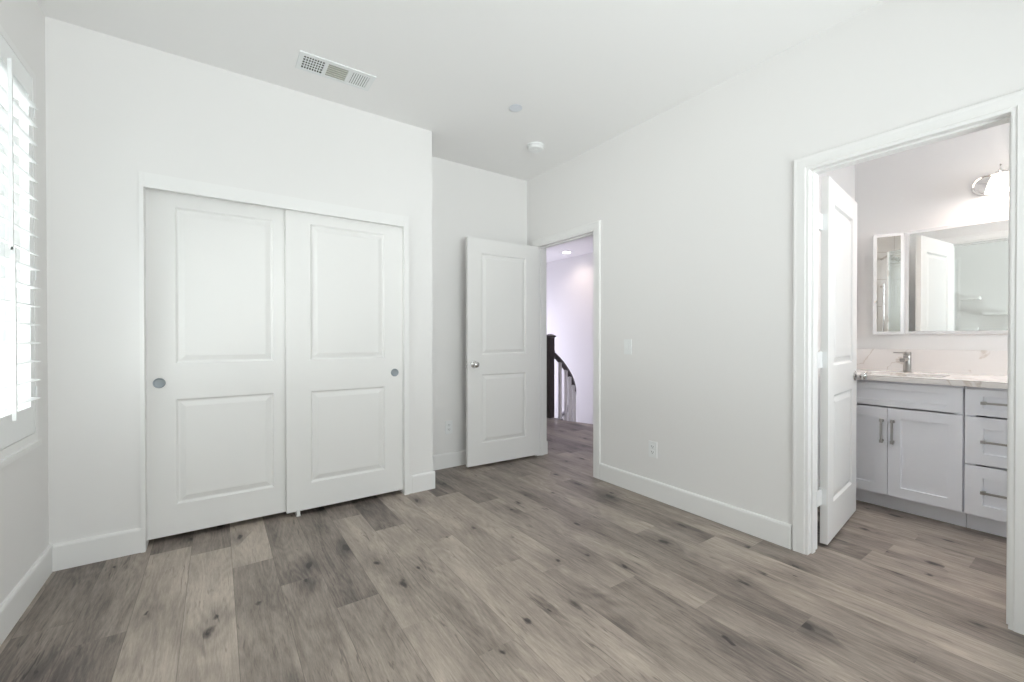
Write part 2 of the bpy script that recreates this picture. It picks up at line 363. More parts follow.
# ------------------------------------------------------------------ baseboards
BP = [(0, 0), (.015, 0), (.015, .118), (.0135, .124), (.009, .131), (0, .131)]
def baseboard(name, runs, label):
    bm = bmesh.new()
    for p0, p1, out in runs: extrude_profile(bm, BP, p0, p1, out)
    return tag(obj(name, bm, M['trim']), label, 'baseboard', kind='structure')
baseboard('baseboard_left', [((XL, YR, 0), (XL, YC, 0), (1, 0, 0))], 'white baseboard along the window wall')
baseboard('baseboard_closet', [((XL+.015, YC, 0), (-.326, YC, 0), (0, -1, 0))], 'white baseboard left of the closet doors')
baseboard('baseboard_corner', [((1.195, YC, 0), (XC+.015, YC, 0), (0, -1, 0)), ((XC, YC, 0), (XC, YB, 0), (1, 0, 0))], 'short white baseboard wrapping the corner right of the closet')
baseboard('baseboard_back', [((XC+.015, YB, 0), (XR, YB, 0), (0, -1, 0))], 'white baseboard behind the open hallway door')
baseboard('baseboard_right', [((XR, BY1+.075, 0), (XR, HY0-.075, 0), (-1, 0, 0)), ((XR, YR, 0), (XR, BY0-.075, 0), (-1, 0, 0))], 'white baseboard between hallway and bathroom doorways')
baseboard('baseboard_rear', [((XL+.015, YR, 0), (XR-.015, YR, 0), (0, 1, 0))], 'white baseboard behind the viewer')
baseboard('baseboard_hall', [((XB, HY1-.004, 0), (XB, 6.4, 0), (1, 0, 0))], 'white hallway baseboard just past the door jamb')
baseboard('baseboard_bathroom', [((XB, YS, 0), (3.64, YS, 0), (0, -1, 0)), ((XB, BY1+.075, 0), (XB, YS-.015, 0), (1, 0, 0))], 'white bathroom baseboard behind the open door')
# ------------------------------------------------------------------ door casings and jambs
CP = [(0, 0), (.011, 0), (.011, .010), (.015, .014), (.015, .052), (.016, .056), (.016, .066), (.010, .070), (0, .072)]   # (out, away from opening)
def casing(name, y0, y1, xf, out, label, rev=.0):
    bm = bmesh.new(); a = y0 - rev; b = y1 + rev; top = D + rev
    def leg(yy, s):     # vertical leg with mitred top
        lo, hi = [], []
        for o_, d in CP:
            lo.append(bm.verts.new((xf + out*o_, yy + s*d, 0))); hi.append(bm.verts.new((xf + out*o_, yy + s*d, top + d)))
        n = len(CP)
        for i in range(n): j = (i+1) % n; bm.faces.new((lo[i], lo[j], hi[j], hi[i]))
        bm.faces.new(lo)
        return hi
    h0 = leg(a, -1); h1 = leg(b, 1); n = len(CP)
    for i in range(n): j = (i+1) % n; bm.faces.new((h0[i], h0[j], h1[j], h1[i]))
    return tag(obj(name, bm, M['trim']), label, 'door casing', kind='structure')
def jamb(name, y0, y1, x0, x1, sx0, sx1, label):
    bm = bmesh.new(); t = .012
    box(bm, (x0, y0-.0, 0), (x1, y0+.003, D)); box(bm, (x0, y1-.003, 0), (x1, y1, D)); box(bm, (x0, y0+.003, D-.003), (x1, y1-.003, D))
    box(bm, (sx0, y0+.003, 0), (sx1, y0+t, D-.003)); box(bm, (sx0, y1-t, 0), (sx1, y1-.003, D-.003)); box(bm, (sx0, y0+t, D-t), (sx1, y1-t, D-.003))
    return tag(obj(name, bm, M['trim']), label, 'door jamb', kind='structure')
casing('trim_3', HY0, HY1, XR, -1, 'white casing around the hallway doorway')
jamb('trim_4', HY0, HY1, XR-.010, XB+.002, XR+.035, XR+.072, 'white jamb lining the hallway doorway')
casing('trim_5', BY0, BY1, XR, -1, 'white casing around the bathroom doorway')
jamb('trim_6', BY0, BY1, XR-.010, XB+.004, XR+.028, XR+.066, 'white jamb lining the bathroom doorway')
casing('trim_7', BY0, BY1, XB, 1, 'white casing on the bathroom side of the doorway')
bm = bmesh.new(); box(bm, (XR+.006, HY0+.0125, .895), (XR+.032, HY0+.003, .955)); bevel_all(bm, .001, 1)
sp_ = obj('strike_plate', bm, M['satin'], bpy.data.objects['trim_4']); sp_['label'] = 'nickel strike plate'
# closet surround
bm = bmesh.new()
box(bm, (-.338, YC-.020, .131), (-.319, YC+.12, 2.049)); box(bm, (-.338, YC-.022, 0), (-.319, YC+.12, .131)); box(bm, (1.133, YC-.020, 0), (1.168, YC+.12, 2.049)); box(bm, (-.319, YC-.018, 1.971), (1.133, YC+.010, 2.049))
box(bm, (-.319, YC+.010, 1.995), (1.133, YC+.12, 2.045)); box(bm, (1.168, YC-.012, 0), (1.197, YC-.0001, .131))
bevel_all(bm, .0025, 2)
tag(obj('trim_8', bm, M['trim']), 'white surround and header board of the closet opening', 'trim', kind='structure')

# ------------------------------------------------------------------ moulded doors
RAISED = [(0, 0), (.003, -.003), (.010, -.0115), (.016, -.0120), (.042, -.0025), (.045, -.0018)]
SHAKER = [(0, 0), (.0010, -.0080), (.002, -.0085)]
def panel_slab(bm, w, h, t, panels, prof, both=True):
    """slab x 0..w, z 0..h, front face on y=0 looking to -y, back on y=t"""
    xs = sorted({0, w, *[p[0] for p in panels], *[p[2] for p in panels]}); zs = sorted({0, h, *[p[1] for p in panels], *[p[3] for p in panels]})
    cache = {}
    def V(x, y, z):
        k = (round(x, 5), round(y, 5), round(z, 5))
        if k not in cache: cache[k] = bm.verts.new((x, y, z))
        return cache[k]
    for side in (0, 1):
        y0 = 0 if side == 0 else t; sg = 1 if side == 0 else -1
        def F(c): bm.faces.new(c if side == 0 else c[::-1])
        for i in range(len(xs)-1):
            for j in range(len(zs)-1):
                a, b, c, d = xs[i], zs[j], xs[i+1], zs[j+1]
                ispan = any(abs(p[0]-a) < 1e-6 and abs(p[2]-c) < 1e-6 and p[1]-1e-6 <= b and d <= p[3]+1e-6 for p in panels)
                if not ispan or (side == 1 and not both):
                    F([V(a, y0, b), V(c, y0, b), V(c, y0, d), V(a, y0, d)]); continue
                prev = None
                for ins, dep in prof:
                    y = y0 - sg*dep
                    r = [V(a+ins, y, b+ins), V(c-ins, y, b+ins), V(c-ins, y, d-ins), V(a+ins, y, d-ins)]
                    if prev:
                        for q in range(4): F([prev[q], prev[(q+1) % 4], r[(q+1) % 4], r[q]])
                    prev = r
                F(prev)
    for i in range(len(xs)-1):
        bm.faces.new([V(xs[i], 0, 0), V(xs[i], t, 0), V(xs[i+1], t, 0), V(xs[i+1], 0, 0)]); bm.faces.new([V(xs[i], 0, h), V(xs[i+1], 0, h), V(xs[i+1], t, h), V(xs[i], t, h)])
    for j in range(len(zs)-1):
        bm.faces.new([V(0, 0, zs[j]), V(0, 0, zs[j+1]), V(0, t, zs[j+1]), V(0, t, zs[j])]); bm.faces.new([V(w, 0, zs[j]), V(w, t, zs[j]), V(w, t, zs[j+1]), V(w, 0, zs[j+1])])
def knob_prof(): return [(.0, 0), (.032, 0), (.033, .002), (.031, .006), (.016, .008), (.011, .012), (.0105, .026), (.014, .031), (.022, .036), (.0265, .043), (.0275, .050), (.025, .057), (.018, .062), (.008, .0645), (0, .065)]
def make_door(name, w, h, t, panels, loc, rotz, label, knob_x, knob_z, hinge_x, hinge_zs, hinge_side, hm='satin'):
    d = thing(name, label, 'door', loc, rotz, kind='structure')
    bm = bmesh.new(); panel_slab(bm, w, h, t, panels, RAISED); obj('door_leaf', bm, M['door'], d)
    for s in (0, 1):
        bm = bmesh.new()
        mt = Matrix.Translation((knob_x, 0 if s == 0 else t, knob_z)) @ Matrix.Rotation(R(90 if s == 0 else -90), 4, 'X')
        lathe(bm, knob_prof(), 28, mt, cap=False)
        k = obj('door_knob', bm, M['satin'], d, smooth=True)
    bm = bmesh.new(); ex = 0 if knob_x < w/2 else w; sg = -1 if ex == 0 else 1
    box(bm, (ex, t/2-.0125, knob_z-.028), (ex+sg*.002, t/2+.0125, knob_z+.028)); box(bm, (ex+sg*.002, t/2-.006, knob_z-.009), (ex+sg*.010, t/2+.006, knob_z+.009))
    bevel_all(bm, .0006, 1); obj('latch_plate', bm, M['satin'], d)
    for hz in hinge_zs:
        bm = bmesh.new(); hx, hy = hinge_x, hinge_side; sg = 1 if hx > w/2 else -1
        tube(bm, [(hx + sg*.006, hy, hz-.044), (hx + sg*.006, hy, hz+.044)], .0058, 12)
        tube(bm, [(hx + sg*.006, hy, hz+.044), (hx + sg*.006, hy, hz+.049)], [.0068, .004], 12)
        yin = hy - .030*(1 if hy > t/2 else -1)
        box(bm, (hx, min(hy, yin), hz-.044), (hx+sg*.0022, max(hy, yin), hz+.044))
        obj('hinge', bm, M[hm], d, smooth=False)
    return d
# hallway door: hinged on the far jamb, swung against the recess
ang = math.atan2(-.034, .754)
make_door('door_1', .757, 2.018, .035, [(.140, .190, .620, .808), (.140, .985, .620, 1.890)], (1.806, 3.283, .022), ang,
          'white two panel hallway door standing open against the recess', .062, .900, .757, (.25, 1.0, 1.75), .037)
# bathroom door: hinged on the bathroom side, swung inwards
ang2 = math.atan2(1.012-.931, 3.475-2.760)
bd = make_door('door_2', .719, 2.030, .035, [(.125, .205, .595, .815), (.125, .985, .595, 1.900)], (2.762, .930, .012), ang2,
          'white two panel bathroom door standing open into the bathroom', .657, .895, 0, (.26, 1.02, 1.78), .036, 'plastic')
bm = bmesh.new()
for hz in (.272, 1.032, 1.792): box(bm, (XB-.010, BY1-.002, hz-.044), (XB+.022, BY1-.0045, hz+.044))
for hz in (.272, 1.032, 1.792):
    box(bm, (XB+.020, BY1-.002, hz-.044), (2.757, BY1+.001, hz+.044))
hp = obj('hinge_plate', bm, M['plastic'], bpy.data.objects['trim_6'])

# closet sliding doors
def sliding(name, x0, w, y, label, pull_x):
    d = thing(name, label, 'door', (x0, y, .030), kind='structure')
    z0 = .030; bm = bmesh.new()
    pl = (.140, .172, .140+.492, .775) if pull_x < w/2 else (.143, .172, .143+.492, .775)
    panel_slab(bm, w, 1.962, .035, [pl, (pl[0], .980, pl[2], 1.875)], RAISED); obj('door_leaf', bm, M['door'], d)
    bm = bmesh.new(); lathe(bm, [(0, .0008), (.019, .0008), (.0215, .0015), (.0235, .0040), (.027, .0045), (.0285, .002), (.0285, 0)], 32,
        Matrix.Translation((pull_x, 0, .872)) @ Matrix.Rotation(R(90), 4, 'X'), cap=False)
    p = obj('finger_pull', bm, M['pull'], d, smooth=True); p['label'] = 'round recessed metal finger pull'
    return d
sliding('door_3', -.332, .765, 3.098, 'left white sliding closet door, set behind the other', .067)
sliding('door_4', .366, .771, 3.058, 'right white sliding closet door, overlapping in front', .709)
bm = bmesh.new(); box(bm, (.420, 3.046, 0), (.446, 3.140, .006)); box(bm, (.424, 3.046, .004), (.442, 3.0565, .042)); box(bm, (.424, 3.0935, .004), (.442, 3.0975, .042)); bevel_all(bm, .0012, 1)
tag(obj('door_guide', bm, M['rubber']), 'small white floor guide under the overlap of the closet doors', 'door guide')

# ------------------------------------------------------------------ left window with plantation shutters
win = thing('window_1', 'bright left window behind white plantation shutters', 'window', (XL, WY0, WZ0), kind='structure')
def wpart(name, boxes, m, bev=0.0, parent=win):
    bm = bmesh.new()
    for a, b in boxes: box(bm, a, b)
    if bev: bevel_all(bm, bev, 1)
    o = obj(name, bm, m, parent); o.matrix_parent_inverse = Matrix.Translation(parent.location).inverted(); return o
fx0, fx1 = XL-.125, XL-.085
wpart('window_frame', [((fx0, WY0, WZ0), (fx1, WY0+.05, WZ1)), ((fx0, WY1-.05, WZ0), (fx1, WY1, WZ1)), ((fx0, WY0+.05, WZ0), (fx1, WY1-.05, WZ0+.05)), ((fx0, WY0+.05, WZ1-.05), (fx1, WY1-.05, WZ1)),
      ((fx0+.005, WY0+.05, 1.50), (fx1-.005, WY1-.05, 1.54))], M['plastic'], .002)
wpart('window_pane', [((XL-.108, WY0+.05, WZ0+.05), (XL-.104, WY1-.05, 1.50)), ((XL-.108, WY0+.05, 1.54), (XL-.104, WY1-.05, WZ1-.05))], M['glass'])
wpart('window_sill', [((XL-.085, WY0, WZ0-.0), (XL, WY1, WZ0+.004)), ((XL, WY0-.028, .686), (XL+.005, WY1+.028, .7235)), ((XL, WY0-.028, .662), (XL+.018, WY1+.028, .686))], M['trim'], .003)
wpart('window_casing', [((XL-.03, WY1-.006, WZ0+.004), (XL+.0065, WY1+.028, 2.365)), ((XL-.03, WY0-.028, WZ0+.004), (XL+.006, WY0+.006, 2.365)), ((XL-.03, WY0+.006, WZ1-.006), (XL+.006, WY1-.006, 2.365))], M['trim'], .002)
def shutter(ya, yb, label, hs=1):
    st = .048; z0, z1 = WZ0+.006, WZ1-.0065; xf, xb = XL+.004, XL-.024; xc = (xf+xb)/2
    t = thing('plantation_shutter', label, 'window shutter', (xc, yb, z0), group='shutter panels on the left window')
    inv = Matrix.Translation(t.location).inverted()
    def part(name, bm, m=M['shutter'], smooth=False):
        o = obj(name, bm, m, t, smooth=smooth); o.matrix_parent_inverse = inv; return o
    zl0, zl1 = .848, 2.240
    bm = bmesh.new()
    box(bm, (xb, ya, z0), (xf, ya+st, z1)); box(bm, (xb, yb-st, z0), (xf, yb, z1)); box(bm, (xb, ya+st, z0), (xf, yb-st, zl0)); box(bm, (xb, ya+st, zl1), (xf, yb-st, z1)); bevel_all(bm, .002, 1)
    part('shutter_frame', bm)
    n = 17; pitch = (zl1 - zl0)/n; hw = .0475
    for i in range(n):
        z = zl0 + pitch*(i+.5); up = i >= 8
        th = R(26) if up else R(3)       # front edge down
        bm = bmesh.new(); prof = []
        for k in range(14):
            a = 2*math.pi*k/14; u = hw*math.cos(a); v = .0052*math.sin(a)*(1 if abs(math.cos(a)) < .95 else .6)
            prof.append((u*math.cos(th) + v*math.sin(th), -u*math.sin(th) + v*math.cos(th)))
        extrude_profile(bm, prof, (xc, ya+st+.002, z), (xc, yb-st-.002, z), (1, 0, 0))
        part('louver', bm, smooth=True)
    ym = (ya+yb)/2
    for (i0, i1, th) in ((8, 16, R(26)), (0, 7, R(3))):
        xr = xc + hw*math.cos(th) + .008
        za = zl0 + pitch*(i0+.5) - hw*math.sin(th) - .050; zb = zl0 + pitch*(i1+.5) - hw*math.sin(th) + .045
        if i0 == 8: za += .02
        bm = bmesh.new(); box(bm, (xr-.005, ym-.006, za), (xr+.006, ym+.006, zb)); bevel_all(bm, .0015, 1)
        part('tilt_rod', bm)
    for hz in (.905, 1.45, 2.19):
        bm = bmesh.new(); yh_ = yb if hs > 0 else ya; tube(bm, [(XL+.009, yh_+.0015*hs, hz-.03), (XL+.009, yh_+.0015*hs, hz+.03)], .0035, 10); box(bm, (XL+.003, yh_-.012*hs, hz-.03), (XL+.006, yh_+.001*hs, hz+.03))
        part('hinge', bm, M['plastic'])
    return t
shutter(2.046, WY1-.008, 'far white plantation shutter panel at the left edge of the photo')
shutter(WY0+.008, 2.043, 'near white plantation shutter panel beside the visible one on the left window', -1)

# unseen window behind the viewer, added to let in fill light
win2 = thing('added_window_2', 'wide unseen window added behind the viewer to light the room', 'window', (RX0, YR, RZ0), kind='structure')
wpart('window_frame', [((RX0, YR-.11, RZ0), (RX0+.05, YR-.06, RZ1)), ((RX1-.05, YR-.11, RZ0), (RX1, YR-.06, RZ1)), ((RX0+.05, YR-.11, RZ0), (RX1-.05, YR-.06, RZ0+.05)), ((RX0+.05, YR-.11, RZ1-.05), (RX1-.05, YR-.06, RZ1)), ((.93, YR-.11, RZ0+.05), (.97, YR-.06, RZ1-.05))], M['plastic'], .002, win2)
wpart('window_pane', [((RX0+.05, YR-.088, RZ0+.05), (.93, YR-.084, RZ1-.05)), ((.97, YR-.088, RZ0+.05), (RX1-.05, YR-.084, RZ1-.05))], M['glass'], 0, win2)

# floating shelves on the window wall, seen only in the bathroom mirror
for (ya, yb, z, lab) in ((1.20, 1.395, 1.74, 'small white floating shelf reflected in the mirror, upper one by the door'), (.88, 1.17, 1.51, 'wider white floating shelf reflected at right of the mirror'),
                         (1.22, 1.395, 1.29, 'small white floating shelf reflected in the mirror, lowest of three')):
    bm = bmesh.new(); box(bm, (XL, ya, z-.03), (XL+.18, yb, z+.01)); bevel_all(bm, .002, 1)
    tag(obj('wall_shelf', bm, M['trim']), lab, 'shelf', 'floating shelves on the window wall')

# ------------------------------------------------------------------ switch and outlets
def plate(name, label, cat, loc, rz, kind):
    t = thing(name, label, cat, loc, rz)             # local: faces -y
    bm = bmesh.new(); box(bm, (-.035, -.006, -.057), (.035, 0, .057)); bevel_all(bm, .0025, 2); obj('wall_plate', bm, M['plastic'], t)
    if kind == 'switch':
        bm = bmesh.new(); v = box(bm, (-.0165, -.009, -.033), (.0165, -.006, .033))
        for q in v:
            if q.co.y < -.008 and q.co.z > 0: q.co.y = -.0125
        bevel_all(bm, .001, 1); obj('rocker', bm, M['plastic'], t)
    else:
        for s in (1, -1):
            bm = bmesh.new(); zc = s*.0195
            box(bm, (-.0165, -.0085, zc-.0135), (.0165, -.006, zc+.0135)); bevel_all(bm, .003, 2)
            f = obj('receptacle', bm, M['plastic'], t)
            bm = bmesh.new(); box(bm, (-.0085, -.0092, zc-.002), (-.006, -.0084, zc+.008)); box(bm, (.006, -.0092, zc-.002), (.0085, -.0084, zc+.007))
            lathe(bm, [(.0025, 0), (.0025, .0008)], 12, Matrix.Translation((0, -.0084, zc-.0075)) @ Matrix.Rotation(R(90), 4, 'X'))
            obj('socket_slots', bm, M['slot'], f)
    return t
plate('light_switch', 'white rocker light switch on the right wall near the hallway door', 'light switch', (XR, 2.164, 1.087), R(-90), 'switch')
plate('wall_outlet', 'white outlet low on the right wall between the two doorways', 'outlet', (XR, 1.935, .352), R(-90), 'outlet')
plate('wall_outlet', 'white outlet low on the back wall beside the open hallway door', 'outlet', (1.703, YB, .359), 0, 'outlet')

# ------------------------------------------------------------------ ceiling fixtures
def vent():
    t = thing('ceiling_vent', 'white rectangular air vent in the ceiling above the closet doors', 'air vent', (.61, 2.685, H))
    X0, X1, Y0, Y1 = .385, .802, 2.592, 2.768; z = H
    inv = Matrix.Translation(t.location).inverted()
    def part(n, bm, m): o = obj(n, bm, m, t); o.matrix_parent_inverse = inv; return o
    iy0, iy1 = 2.620, 2.748; cells = [(.410, .520), (.540, .650), (.668, .772)]
    bm = bmesh.new(); d = .006
    box(bm, (X0, Y0, z-d), (X1, iy0, z)); box(bm, (X0, iy1, z-d), (X1, Y1, z)); box(bm, (X0, iy0, z-d), (cells[0][0], iy1, z)); box(bm, (cells[2][1], iy0, z-d), (X1, iy1, z))
    box(bm, (cells[0][1], iy0, z-d), (cells[1][0], iy1, z)); box(bm, (cells[1][1], iy0, z-d), (cells[2][0], iy1, z)); part('vent_frame', bm, M['vent'])
    for c in (cells[0], cells[2]):
        bm = bmesh.new(); box(bm, (c[0], iy0, z-.0012), (c[1], iy1, z-.0004)); part('duct_opening', bm, M['duct'])
    bm = bmesh.new(); box(bm, (cells[1][0], iy0, z-.0012), (cells[1][1], iy1, z-.0004)); part('damper', bm, M['ductgrey'])
    bm = bmesh.new(); a, b = cells[0]
    for i in range(1, 8):
        x = a + (b-a)*i/8; box(bm, (x-.0024, iy0, z-.0040), (x+.0024, iy1, z-.0015))
    for i in range(1, 5):
        y = iy0 + (iy1-iy0)*i/5; box(bm, (a, y-.0035, z-.0030), (b, y+.0035, z-.0014))
    part('grid', bm, M['vent'])
    bm = bmesh.new(); a, b = cells[1]
    for i in range(1, 6):
        y = iy0 + (iy1-iy0)*i/6; box(bm, (a, y-.0028, z-.005), (b, y+.0028, z-.0014))
    part('louver', bm, mat('vent_grey_enamel', (.55, .56, .50), .5))
    bm = bmesh.new(); a, b = cells[2]
    for i in range(0, 8):
        x = a + (b-a)*(i+.5)/8; box(bm, (x-.0048, iy0, z-.0030), (x+.0048, iy1, z-.0015))
    part('louver', bm, M['vent'])
vent()
bm = bmesh.new(); lathe(bm, [(0, 0), (.034, 0), (.034, -.006), (.044, -.0065), (.044, -.0095), (.030, -.011), (0, -.0115)], 40, Matrix.Translation((1.692, 2.388, H)), cap=False)
tag(obj('sprinkler_cover', bm, mat('sprinkler_plate', (.70, .73, .78), .35), smooth=True), 'flat round sprinkler cover on the ceiling nearer the vent', 'sprinkler cover')
sd = thing('smoke_detector', 'raised round white smoke detector on the ceiling above the hallway door', 'smoke detector', (2.165, 2.775, H))
bm = bmesh.new(); lathe(bm, [(0, 0), (.072, 0), (.072, -.009), (.068, -.013)], 40, cap=False); obj('base', bm, M['plastic'], sd, smooth=True)
bm = bmesh.new(); lathe(bm, [(.066, -.013), (.066, -.024), (.060, -.033), (.044, -.037), (.042, -.0355), (.024, -.036), (.022, -.039), (0, -.039)], 40, cap=False); obj('cover', bm, M['plastic'], sd, smooth=True)
# hallway downlight
dl = thing('recessed_light', 'round lit downlight in the hallway ceiling seen through the door', 'ceiling light', (5.30, 5.87, H))
bm = bmesh.new(); lathe(bm, [(.070, 0), (.095, 0), (.095, -.004), (.072, -.006), (.070, 0)], 36, cap=False); obj('trim_ring', bm, M['plastic'], dl, smooth=True)
bm = bmesh.new(); lathe(bm, [(0, -.002), (.071, -.002), (.071, -.003), (0, -.003)], 36, cap=False); obj('lens', bm, M['lens'], dl)
lp = bpy.data.lights.new('downlight_lamp', 'SPOT'); lp.energy = 15; lp.color = (1.0, .80, .66); lp.spot_size = R(150); lp.spot_blend = 1.0; lp.shadow_soft_size = .05
lo = bpy.data.objects.new('downlight_lamp', lp); COL.objects.link(lo); lo.location = (5.30, 5.87, H-.02)
lo2 = lo.copy(); lo2.data = lp.copy(); COL.objects.link(lo2); lo2.location = (5.30, 5.05, H-.02); lo2.data.energy = 16

# ------------------------------------------------------------------ stair railing and steps
def ray(px, py, depth):
    a, p = R(YAW), R(PITCH)
    f = Vector((math.sin(a)*math.cos(p), math.cos(a)*math.cos(p), -math.sin(p))); r = Vector((math.cos(a), -math.sin(a), 0)); u = r.cross(f)
    return Vector((0, 0, EYE)) + (f + r*((px-512)/FPX) + u*((341-py)/FPX))*depth
RP = [Vector(v) for v in [tuple(ray(*q)) for q in ((552, 352.5, 6.20), (560, 360.5, 6.36), (567, 370, 6.60), (572, 380, 6.88), (574.3, 390, 7.18), (573, 399, 7.46), (568, 408, 7.72), (561, 417, 7.95), (553, 427, 8.10), (545, 440, 8.2))]]
def catmull(P, n=6):
    out = []
    for i in range(len(P)-1):
        p0, p1, p2, p3 = P[max(i-1, 0)], P[i], P[i+1], P[min(i+2, len(P)-1)]
        for k in range(n):
            t = k/n
            out.append(.5*((2*p1) + (p2-p0)*t + (2*p0-5*p1+4*p2-p3)*t*t + (3*p1-p0-3*p2+p3)*t**3))
    return out + [P[-1]]
def railing():
    N = Vector((3.985, 4.765, 0))
    t = thing('stair_railing', 'dark wood newel post and curved handrail with white balusters beyond the hallway door', 'stair railing', N, R(0))
    inv = Matrix.Translation(N).inverted()
    bm = bmesh.new(); s = .045
    def sq(z0, z1, a, b=None):
        b = a if b is None else b
        lo = [bm.verts.new((N.x+x*a, N.y+y*a, z0)) for x, y in ((-1,-1),(1,-1),(1,1),(-1,1))]; hi = [bm.verts.new((N.x+x*b, N.y+y*b, z1)) for x, y in ((-1,-1),(1,-1),(1,1),(-1,1))]
        for i in range(4): j = (i+1) % 4; bm.faces.new((lo[i], lo[j], hi[j], hi[i]))
        bm.faces.new(lo[::-1]); bm.faces.new(hi)
    sq(0, .955, .043); sq(.955, .963, .050); sq(.963, .975, .050); sq(.975, 1.165, .045); sq(1.165, 1.175, .052, .060); sq(1.175, 1.190, .062); sq(1.190, 1.215, .060, .018)
    o = obj('newel_post', bm, M['espresso'], t); o.matrix_parent_inverse = inv
    path = catmull(RP, 6); path[0] = Vector((N.x+.02, N.y+.01, path[0].z))
    bm = bmesh.new(); rings = []
    prof = [(-.028, -.030), (.028, -.030), (.033, -.010), (.030, .012), (.018, .028), (-.018, .028), (-.030, .012), (-.033, -.010)]
    for i, p in enumerate(path):
        d = (path[min(i+1, len(path)-1)] - path[max(i-1, 0)]).normalized(); sde = Vector((d.y, -d.x, 0)).normalized(); up = sde.cross(d).normalized()
        rings.append([bm.verts.new(p + sde*a + up*b) for a, b in prof])
    for a, b in zip(rings, rings[1:]):
        for k in range(8): bm.faces.new((a[k], a[(k+1) % 8], b[(k+1) % 8], b[k]))
    bm.faces.new(rings[0][::-1]); bm.faces.new(rings[-1])
    o = obj('handrail', bm, M['espresso'], t, smooth=True); o.matrix_parent_inverse = inv
    # balusters at even spacing along the rail, standing on the treads about 0.9 m below it
    acc = 0; nxt = .18; last = path[0]
    for p in path[1:]:
        seg = Vector((p.x-last.x, p.y-last.y, 0)).length; acc += seg
        if acc >= nxt:
            nxt += .23
            bm = bmesh.new(); box(bm, (p.x-.019, p.y-.019, p.z-.95), (p.x+.019, p.y+.019, p.z-.02)); o = obj('baluster', bm, M['trim'], t); o.matrix_parent_inverse = inv
        last = p
    return path
path = railing()
def stairs():
    t = thing('trim_9', 'descending stair flight below the landing', 'staircase', (3.95, 4.9, 0), kind='structure')
    inv = Matrix.Translation(t.location).inverted()
    # treads follow the rail, widening away from it
    pts = [path[i] for i in range(2, len(path)-4, 5)]
    for i in range(len(pts)-1):
        a, b = pts[i], pts[i+1]; d = (b-a); d.z = 0; d.normalize(); l = Vector((-d.y, d.x, 0)); z = a.z - .97
        w_ = .55
        bm = bmesh.new()
        P4 = [a + l*-.03 - d*.02, b + l*-.03, b + l*w_, a + l*w_ - d*.02]
        lo = [bm.verts.new((p.x, p.y, z-.19)) for p in P4]; hi = [bm.verts.new((p.x, p.y, z)) for p in P4]
        for k in range(4): j = (k+1) % 4; bm.faces.new((lo[k], lo[j], hi[j], hi[k]))
        bm.faces.new(lo[::-1]); bm.faces.new(hi)
        o = obj('stair_tread', bm, M['espresso'], t); o.matrix_parent_inverse = inv
stairs()

# ------------------------------------------------------------------ bathroom
XF = 3.650     # face of the vanity doors
def handle(bm_parent, length, vertical, loc, name='bar_handle'):
    bm = bmesh.new(); h = length/2
    if vertical:
        box(bm, (-.0055, -.034, -h), (.0055, -.023, h))
        for s in (-1, 1): box(bm, (-.0075, -.025, s*h-.009*s-.007), (.0075, 0, s*h-.009*s+.007)); box(bm, (-.008, -.036, s*(h-.006)-.010), (.008, -.022, s*(h-.006)+.010))
    else:
        box(bm, (-h, -.034, -.0055), (h, -.023, .0055))
        for s in (-1, 1): box(bm, (s*h-.009*s-.007, -.025, -.0075), (s*h-.009*s+.007, 0, .0075)); box(bm, (s*(h-.006)-.010, -.036, -.008), (s*(h-.006)+.010, -.022, .008))
    bevel_all(bm, .001, 1)
    o = obj(name, bm, M['nickel'], bm_parent); o.location = loc; return o
def front(t, name, ya, yb, z0, z1, rail, hloc=None, vertical=True, hl=.128, label=None, rz=None):
    rz = rz or rail
    """shaker front between world y ya<yb; local frame of t faces -y with +x = -world y"""
    w_, h_ = yb-ya, z1-z0
    bm = bmesh.new(); panel_slab(bm, w_, h_, .019, [(rail, rz, w_-rail, h_-rz)], SHAKER, both=False)
    o = obj(name, bm, M['cab'], t); o.location = (t['_y']-yb, -.0195, z0)
    if hloc: handle(o, hl, vertical, hloc)
    if label: o['label'] = label
    return o
# the unit's local +x runs towards the viewer's right (world -y), local -y faces the viewer (world -x)
def unit(name, ya, yb, label):
    t = thing(name, label, 'cabinet', (XF+.0195, yb, 0), R(-90)); t['_y'] = yb; w_ = yb-ya
    bm = bmesh.new(); dep = XM-XF-.0195-.003
    box(bm, (0, 0, .105), (.018, dep, .862)); box(bm, (w_-.018, 0, .105), (w_, dep, .862)); box(bm, (.018, 0, .105), (w_-.018, dep, .123)); box(bm, (.018, dep-.006, .123), (w_-.018, dep, .862)); box(bm, (.018, 0, .712), (w_-.018, .012, .862)); box(bm, (.018, 0, .123), (.045, .012, .712)); box(bm, (w_-.045, 0, .123), (w_-.018, .012, .712)); obj('cabinet_body', bm, M['cab'], t)
    bm = bmesh.new(); box(bm, (0, .070, 0), (w_, .085, .105)); box(bm, (0, .085, 0), (.016, dep, .105)); box(bm, (w_-.016, .085, 0), (w_, dep, .105)); obj('toe_kick', bm, M['cab'], t)
    return t
sc_ = unit('vanity_cabinet', .5465, 1.2500, 'white shaker sink cabinet with two doors under the marble counter')
front(sc_, 'false_front', .5495, 1.2245, .700, .852, .066, rz=.040)
dl_ = front(sc_, 'cabinet_door', .8955, 1.2245, .112, .690, .064, (.329-.026, 0, .425), True, .150)
dr_ = front(sc_, 'cabinet_door', .5495, .8925, .112, .690, .064, (.026, 0, .425), True, .150)
dw = unit('drawer_cabinet', .066, .5435, 'white shaker three drawer cabinet right of the sink cabinet')
for z0, z1 in ((.700, .852), (.413, .690), (.112, .403)):
    front(dw, 'drawer', .069, .5405, z0, z1, .074, (.236, 0, (z1-z0)/2), False, .33, rz=.040 if z1-z0 < .2 else .066)
for t in (sc_, dw): del t['_y']
